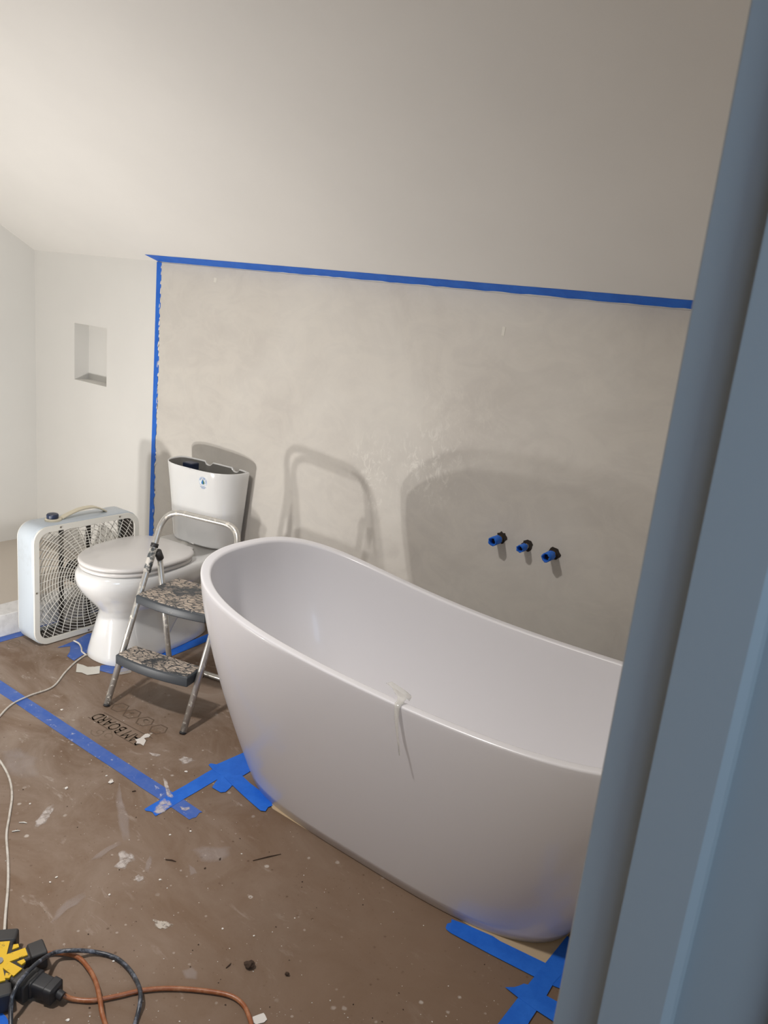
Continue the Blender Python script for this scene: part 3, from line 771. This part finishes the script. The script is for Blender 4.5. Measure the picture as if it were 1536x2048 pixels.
for i, a in enumerate(sa):
    b = sa[(i + 1) % len(sa)] + (2 * pi if i == len(sa) - 1 else 0)
    for da, r in ((-.20, .058), (.20, .058)): pts.append((r * cos(a + da), r * sin(a + da)))
    m_ = (a + b) / 2; pts.append((.022 * cos(m_), .022 * sin(m_)))
MB().prism(pts, .044, .0475).build('star_plate', M_YELLOW, hub)
for i, a in enumerate(sa):
    b = sa[(i + 1) % len(sa)] + (2 * pi if i == len(sa) - 1 else 0); m_ = (a + b) / 2
    k_ = [(.038, 0), (.050, -.008), (.056, 0), (.050, .008)]
    MB().prism([(x * cos(m_) - y * sin(m_), x * sin(m_) + y * cos(m_)) for x, y in k_], .042, .047).build('yellow_inlay', M_YELLOW, hub)
MB().tube([(0, 0, .0475), (0, 0, .0505)], .009, 18).build('centre_bolt', M_GREY, hub)
def world_child(o, parent):
    o.parent = parent
    o.matrix_parent_inverse = (Matrix.Translation(parent.location) @ Matrix.Rotation(parent.rotation_euler.z, 4, 'Z')).inverted(); return o
def plug(name, c0, c1, r0, parent, m_=M_BLACK, h=.022):
    d = (c1 - c0); L = d.length; a = math.atan2(d.y, d.x); M = Matrix.Translation((c0.x, c0.y, 0)) @ Matrix.Rotation(a, 4, 'Z')
    rg = []
    for x, k in ((0, .9), (.004, 1), (L * .35, 1), (L * .38, .86), (L * .72, .82), (L * .75, .95), (L * .94, .9), (L, .6)):
        rg.append([M @ Vector((x, p[0] * k, .001 + h + p[1] * k)) for p in rrect(r0, h * .95, .008, 4)])
    mb = MB().loft(rg); mb.tube([M @ Vector((L - .002, 0, h)), M @ Vector((L + .012, 0, h * .8))], r0 * .42, 12)
    return world_child(mb.build(name, m_, bevel=.001), parent)
def sheath(name, px, r, m_, parent, n=8):
    return world_child(MB().tube(cat([fl(a, b, z) for a, b, z in px], n), r, 10).build(name, m_, smooth=True), parent)
fc = sheath('power_cord', [(147, 1281, .02), (158, 1287, .012), (163, 1296, .005), (164, 1303, .004), (172, 1310, .004), (168, 1312, .004), (150, 1325, .004), (130, 1345, .004), (105, 1374, .004), (60, 1391, .004), (25, 1408, .004), (0, 1432, .004), (-25, 1465, .004), (-22, 1498, .004), (0, 1522, .004), (18, 1555, .004), (24, 1590, .004), (19, 1630, .004), (13, 1670, .004), (16, 1720, .004), (16, 1770, .004), (11, 1830, .006), (9, 1862, .016)], .0034, M_WHITECORD, fan)
fc['label'] = 'off-white power cord trailing down to the outlet hub'
plug('power_plug', fl(0, 1893, .03), fl(7, 1872, .02), .020, fan, M_HUB, .018)
ext = empty('extension_cable', (0, 0, 0)); tag(ext, 'brown-orange extension cable curving across the floor from the hub', 'cable')
sheath('sheath', [(118, 1985, .02), (130, 1992, .012), (150, 1999, .006), (185, 2001, .006), (230, 1993, .006), (290, 1980, .006), (350, 1977, .006), (420, 1983, .006), (462, 1992, .006), (485, 2008, .006), (497, 2030, .006), (504, 2060, .006), (500, 2120, .006), (430, 2170, .006), (330, 2160, .006), (240, 2110, .010), (208, 2040, .013), (200, 2000, .019), (192, 1965, .014), (178, 1938, .007), (155, 1914, .007), (120, 1906, .007), (95, 1908, .007), (72, 1916, .02)], .0052, M_BROWNCORD, ext)
plug('plug', fl(52, 1962, .02), fl(116, 1988, .02), .024, ext)
blk = empty('looped_cable', (0, 0, 0)); tag(blk, 'black cable looping over the outlet hub', 'cable')
sheath('sheath', [(262, 2070, .006), (275, 2030, .007), (281, 1995, .019), (276, 1968, .014), (258, 1938, .008), (230, 1915, .006), (190, 1904, .008), (150, 1901, .022), (110, 1905, .025), (80, 1922, .056), (50, 1950, .060), (30, 1980, .056), (22, 2015, .035), (22, 2080, .01)], .0048, M_BLACKCORD, blk)

# ------------------------------------------------------------------ print on the floor board
def ink(name, poly, m_=M_INK, z=.0002):
    k = len(poly); return obj(name, [(p[0], p[1], z) for p in poly], [tuple(range(k))], m_, floor)
def line(a, b, w_, m_=M_INK, name='printed_rule'):
    a = Vector(a[:2]); b = Vector(b[:2]); d = (b - a).normalized(); n = Vector((-d.y, d.x)) * w_ / 2; return ink(name, [a - n, b - n, b + n, a + n], m_)
A0, A1 = fl(176, 1434), fl(273, 1492)    # rule nearer the camera
B0, B1 = fl(208, 1425), fl(305, 1477)    # far rule
line(A0, fl(217, 1459), .004, M_INK); line(fl(230, 1467), A1, .004, M_INK); line(B0, B1, .004, M_INK)
ux = (Vector(A0[:2]) - Vector(A1[:2])).normalized(); uy = Vector((ux.y, -ux.x)) * -1      # text runs towards -X, up points to the camera
if uy.y > 0: uy = -uy
def text(body, org, size, sx=1.0, m_=M_INK, name='printed_lettering'):
    V, Fc = textmesh(body, size, 0.00005)
    V = [(org.x + ux.x * x * sx + uy.x * y, org.y + ux.y * x * sx + uy.y * y, .00035 + z) for x, y, z in V]
    return obj(name, V, Fc, m_, floor)
mid = (Vector(A0[:2]) + Vector(A1[:2]) + Vector(B0[:2]) + Vector(B1[:2])) / 4
gap = abs((Vector(B0[:2]) - Vector(A0[:2])).dot(uy))
tw = (Vector(A0[:2]) - Vector(A1[:2])).length
# thick block letters so they read as stencil print
V, Fc = textmesh('RAM BOARD', 1.0); wtxt = max(v[0] for v in V) - min(v[0] for v in V)
sz = gap * .86 / .70
for off in (0, .0022):
    text('RAM BOARD', mid - uy * gap * .30 + ux * off, sz, tw * .97 / (wtxt * sz), M_INK2)
for a, b in ((240, 1415), (264, 1428), (290, 1443), (317, 1459)):
    c = fl(a, b); c = Vector(c[:2]); R_ = .034
    hexp = [c + Vector((cos(pi / 3 * k + .1), sin(pi / 3 * k + .1))) * R_ for k in range(6)]; hin = [c + Vector((cos(pi / 3 * k + .1), sin(pi / 3 * k + .1))) * R_ * .84 for k in range(6)]
    v = [(p.x, p.y, .0002) for p in hexp + hin]; obj('printed_hexagon', v, [(i, (i + 1) % 6, 6 + (i + 1) % 6, 6 + i) for i in range(6)], M_INK, floor)
    g = MB(); 
    for q in range(3):
        rr_ = [.014, .009, .012][q]; o_ = Vector((random.uniform(-.006, .006), random.uniform(-.006, .006)))
        pp = [c + o_ + Vector((cos(t_ * .7 + q) * rr_, sin(t_ * .7 + q) * rr_ * .8)) for t_ in range(6)]
        for i in range(5):
            d = (pp[i + 1] - pp[i]).normalized(); n2 = Vector((-d.y, d.x)) * .0014
            g.add([(*(pp[i] - n2), .0003), (*(pp[i + 1] - n2), .0003), (*(pp[i + 1] + n2), .0003), (*(pp[i] + n2), .0003)], [(0, 1, 2, 3)])
    g.build('printed_icon', M_INK2, floor)
# curled emblem nearer the camera than the words
g = MB()
def stroke(pts, w_, z=.0003):
    pp = [Vector(p[:2]) for p in pts]
    for i in range(len(pp) - 1):
        d = (pp[i + 1] - pp[i]).normalized(); n2 = Vector((-d.y, d.x)) * w_ / 2
        g.add([(*(pp[i] - n2), z), (*(pp[i + 1] - n2), z), (*(pp[i + 1] + n2), z), (*(pp[i] + n2), z)], [(0, 1, 2, 3)])
stroke(cat([fl(*p) for p in ((184, 1460), (182, 1466), (190, 1472), (200, 1470), (207, 1464), (200, 1460), (193, 1464), (197, 1468))], 4), .004)
stroke(cat([fl(*p) for p in ((200, 1478), (206, 1481), (218, 1480), (225, 1474), (223, 1468), (214, 1467), (209, 1472), (214, 1475))], 4), .004)
stroke(cat([fl(*p) for p in ((207, 1464), (214, 1459), (222, 1461), (223, 1467))], 4), .004)
g.build('printed_emblem', M_INK2, floor)
# a second faint print near the fan
g = MB()
stroke(cat([fl(*p) for p in ((14, 1289), (20, 1295), (33, 1293), (40, 1287), (36, 1280), (24, 1281))], 4, True), .004)
stroke(cat([fl(*p) for p in ((22, 1287), (27, 1290), (33, 1287), (28, 1284))], 4, True), .003)
g.build('printed_emblem', M_INK2, floor)

# ------------------------------------------------------------------ plaster smears, scraps, crumbs
def smear(poly, label, m_=M_SMEAR, z=.0009, name='plaster_smear', group='dried plaster smears on the floor'):
    """thin irregular skin; attribute 'edge' is 1 inside, 0 at the border so it frays out"""
    pts = [fl(a, b) for a, b in poly]; c = sum(pts, Vector()) / len(pts); n = len(pts); rings = (1, .8, .55, .25)
    V = []; E = []
    for k, s in enumerate(rings):
        for p in pts: V.append((c.x + (p.x - c.x) * s - c.x, c.y + (p.y - c.y) * s - c.y, .0002 * k)); E.append(k / 2.0 if k < 2 else 1)
    V.append((0, 0, .0007)); E.append(1)
    Fc = [(k * n + i, k * n + (i + 1) % n, (k + 1) * n + (i + 1) % n, (k + 1) * n + i) for k in range(3) for i in range(n)] + [(3 * n + i, 3 * n + (i + 1) % n, 4 * n) for i in range(n)]
    o = obj(name, V, Fc, m_); o.location = (c.x, c.y, z)
    at = o.data.attributes.new('edge', 'FLOAT', 'POINT')
    for i, e in enumerate(E): at.data[i].value = e
    return tag(o, label, 'plaster', group)
smear([(62, 1660), (66, 1645), (80, 1627), (98, 1606), (112, 1600), (118, 1610), (105, 1628), (104, 1640), (90, 1652), (72, 1662)], 'long whitish plaster smear left of the tape crossing')
smear([(222, 1735), (235, 1722), (232, 1700), (250, 1695), (275, 1705), (280, 1722), (262, 1732), (250, 1745), (235, 1742)], 'broad faint plaster smear below the tape crossing')
smear([(176, 1724), (190, 1710), (215, 1692), (240, 1680), (246, 1688), (220, 1702), (200, 1718)], 'narrow slanting smear left of the broad faint smear', M_SMEARFAINT)
smear([(266, 1752), (275, 1747), (292, 1752), (292, 1762), (278, 1768), (268, 1762)], 'small plaster patch under the broad faint smear')
smear([(288, 1742), (292, 1722), (300, 1708), (306, 1712), (304, 1730), (296, 1748)], 'thin upright smear right of the broad faint smear', M_SMEARFAINT)
smear([(98, 1848), (112, 1822), (130, 1800), (168, 1782), (176, 1790), (160, 1808), (135, 1820), (112, 1842)], 'pale violet-grey smear in the left foreground', M_SMEARFAINT)
smear([(230, 1600), (238, 1560), (246, 1600), (262, 1640), (262, 1690), (246, 1690), (236, 1650)], 'faint upright drag mark under the tape crossing', M_SMEARFAINT)
smear([(375, 2036-310), (390, 2036-300), (396, 2036-288), (380, 2036-282)], 'tiny pale spot right of the narrow splinter', M_SMEARFAINT)
smear([(300, 1838), (306, 1836), (318, 1841), (332, 1840), (345, 1846), (353, 1848), (350, 1856), (338, 1856), (330, 1862), (315, 1862), (305, 1856), (302, 1848)], 'bright crusty plaster splat in the foreground', M_CRUST if False else smearmat('crusty_splat', (.52, .46, .39), .72, .86, 90, .95))
smear([(350, 1518), (366, 1511), (386, 1515), (400, 1522), (384, 1530), (362, 1530)], 'plaster dabs right of the printed words', M_SMEAR)
smear([(290, 1503), (312, 1506), (330, 1510), (322, 1518), (300, 1512)], 'small streak of plaster below the torn paper', M_SMEAR)
smear([(300, 1622), (330, 1590), (346, 1600), (352, 1612), (330, 1632), (306, 1634)], 'white plaster smudge on the tape crossing, left arm', M_SMEAR, .0026)
smear([(355, 1612), (364, 1616), (384, 1614), (386, 1620), (372, 1626), (360, 1622)], 'white plaster smudge on the tape crossing, lower arm', M_SMEAR, .0024)
smear([(322, 1548), (334, 1558), (343, 1590), (352, 1600), (345, 1606), (334, 1600), (326, 1570)], 'plaster drips across the blue tape crossing', M_SMEAR, .0026)
smear([(0, 1500), (40, 1494), (80, 1515), (85, 1560), (40, 1560), (0, 1540)], 'wide dusty smear at the left edge', M_SMEARFAINT)
smear([(360, 1940), (385, 1932), (398, 1945), (395, 1962), (370, 1960)], 'round pale stain left of the dark clump', M_SMEARFAINT)
smear([(380, 1700), (400, 1690), (466, 1692), (470, 1712), (446, 1728), (400, 1726)], 'faint grey patch left of the twig', M_SMEARFAINT)
# torn white paper over the print
def scrap(name, poly, label, m_, catg, z=.0012, th=.0008):
    return flat(name, [fl(*p) for p in poly], z, label, catg, m_, th)
scrap('paper_scrap', [(270, 1480), (280, 1477), (290, 1469), (296, 1468), (301, 1471), (298, 1475), (288, 1477), (292, 1482), (287, 1492), (280, 1488), (272, 1488), (274, 1484)], 'torn white paper scrap over the printed words', M_PAPER, 'paper')
scrap('paper_scrap', [(505, 2035), (518, 2030), (527, 2027), (530, 2031), (534, 2040), (528, 2046), (512, 2050), (506, 2046)], 'torn white paper scrap beside brown cord, bottom edge', M_PAPER, 'paper')
def lump(name, a, b, r, m_, label, catg, sc=(1, 1, .6), seed=0, group=None):
    random.seed(seed); bm = bmesh.new(); bmesh.ops.create_icosphere(bm, subdivisions=2, radius=r)
    for v in bm.verts: v.co = Vector((v.co.x * sc[0], v.co.y * sc[1], v.co.z * sc[2])) * random.uniform(.72, 1.15)
    mz = min(v.co.z for v in bm.verts)
    for v in bm.verts: v.co.z -= mz
    me = bpy.data.meshes.new(name); bm.to_mesh(me); bm.free(); o = link(name, me, m_); q = fl(a, b); o.location = (q.x, q.y, .0002); o.rotation_euler.z = random.random() * 6
    return tag(o, label, catg, group)
lump('debris_clump', 498, 1934, .0105, M_CLUMP, 'largest dark brown clump in the foreground', 'debris', (1.2, 1, .8), 3)
lump('debris_clump', 574, 1951, .0055, M_CLUMP, 'smaller dark clump right of the largest one', 'debris', (1, .8, .8), 4)
lump('debris_clump', 440, 1719, .0042, M_CLUMP, 'flat dark crumb left of the twig', 'debris', (1.4, .6, .3), 5)
lump('debris_clump', 410, 1737, .0030, M_CLUMP, 'tiny dark crumb below the flat one', 'debris', (1.2, .8, .4), 6)
def stick(a, b, r, m_, label, catg):
    p, q = fl(*a, r), fl(*b, r); mm = (p + q) / 2 + Vector((.001, .002, .001)); o = MB().tube([p, mm, q], [r * .7, r, r * .5], 6).build('splinter', m_); return tag(o, label, catg)
stick((506, 1721), (562, 1708), .0016, M_CLUMP, 'long thin dark splinter near the tub front', 'splinter')
stick((331, 1719), (352, 1723), .0018, M_CLUMP, 'short dark splinter in the middle of the floor', 'splinter')
stick((264, 1583), (272, 1582), .0018, M_CLUMP, 'tiny dark splinter left of the tape crossing', 'splinter')
stick((24, 1663), (40, 1661), .0022, M_CLEARTAPE, 'pale curled shaving beside the white cord', 'shaving')
stick((38, 1645), (54, 1646), .0020, M_CLEARTAPE, 'pale straight shaving right of the white cord', 'shaving')
stick((452, 1936), (462, 1926), .0014, M_CLUMP, 'thin dark splinter left of the largest clump', 'splinter')
CH = 'white plaster chip '
for i, (a, b, r, lb) in enumerate(((222, 1565, .0075, CH + 'left of the tape crossing, the widest chip'), (372, 1544, .0045, CH + 'right of the tape crossing below the plaster dabs'), (133, 1577, .005, CH + 'between the white cord and the long blue tape'),
        (124, 1420, .0045, CH + 'above the long tape, left of the printed words'), (213, 1552, .0032, 'tiny ' + CH + 'just above the widest chip'), (381, 1663, .0032, CH + 'below the lower end of the long tape strip'),
        (340, 1670, .003, CH + 'straight below the tape crossing'), (219, 1790, .003, CH + 'right of the pale violet-grey smear'), (445, 1858, .0026, CH + 'right of the crusty splat in the foreground'),
        (227, 1923, .0028, CH + 'lying inside the black cable loop'), (483, 1708, .0022, CH + 'left end of the long thin splinter'), (508, 1872, .0022, CH + 'above the largest dark clump'),
        (136, 2041, .0035, CH + 'at the bottom edge inside the cable loop'), (60, 1608, .003, CH + 'left of the long whitish smear'), (113, 1755, .003, 'left one of two ' + 'plaster chips below the narrow slanting smear'),
        (320, 1760, .003, CH + 'right of the small plaster patch'), (100, 1765, .0028, CH + 'left above the violet-grey smear'))):
    lump('plaster_chip', a, b, r, M_CRUST, lb, 'debris', (1.2, 1, .4), 30 + i, 'white plaster chips on the floor')
random.seed(99)
mbw, mbd = MB(), MB()
def crumb(mb, x, y, r, z=0):
    k = [(x + r * random.uniform(.5, 1.2) * cos(a + .3), y + r * random.uniform(.5, 1.2) * sin(a + .3)) for a in (0, 1.3, 2.5, 3.8, 5.1)]
    n = 5; h = r * random.uniform(.4, .9)
    mb.add([(a, b, z) for a, b in k] + [(x, y, z + h)], [(0, 1, 2, 3, 4)] + [(i, (i + 1) % 5, 5) for i in range(5)])
for _ in range(650):
    px, py = random.uniform(-20, 1000), random.uniform(1290, 2090); q = fl(px, py)
    if q.x < -2.98 or (q.x > -1.9 and q.y > 1.55): continue
    if random.random() < .60: crumb(mbw, q.x, q.y, .0006 + .0016 * random.random() ** 3, .0008)
    else: crumb(mbd, q.x, q.y, .0007 + .0020 * random.random() ** 3, .0008)
nw = len(mbw.f); mbw.add(mbd.v, mbd.f)
g = mbw.build('floor_grit', [M_CRUST, M_CLUMP]); tag(g, 'fine white and dark grit strewn over the brown floor board', 'grit', kind='stuff')
for p in g.data.polygons: p.material_index = 0 if p.index < nw else 1
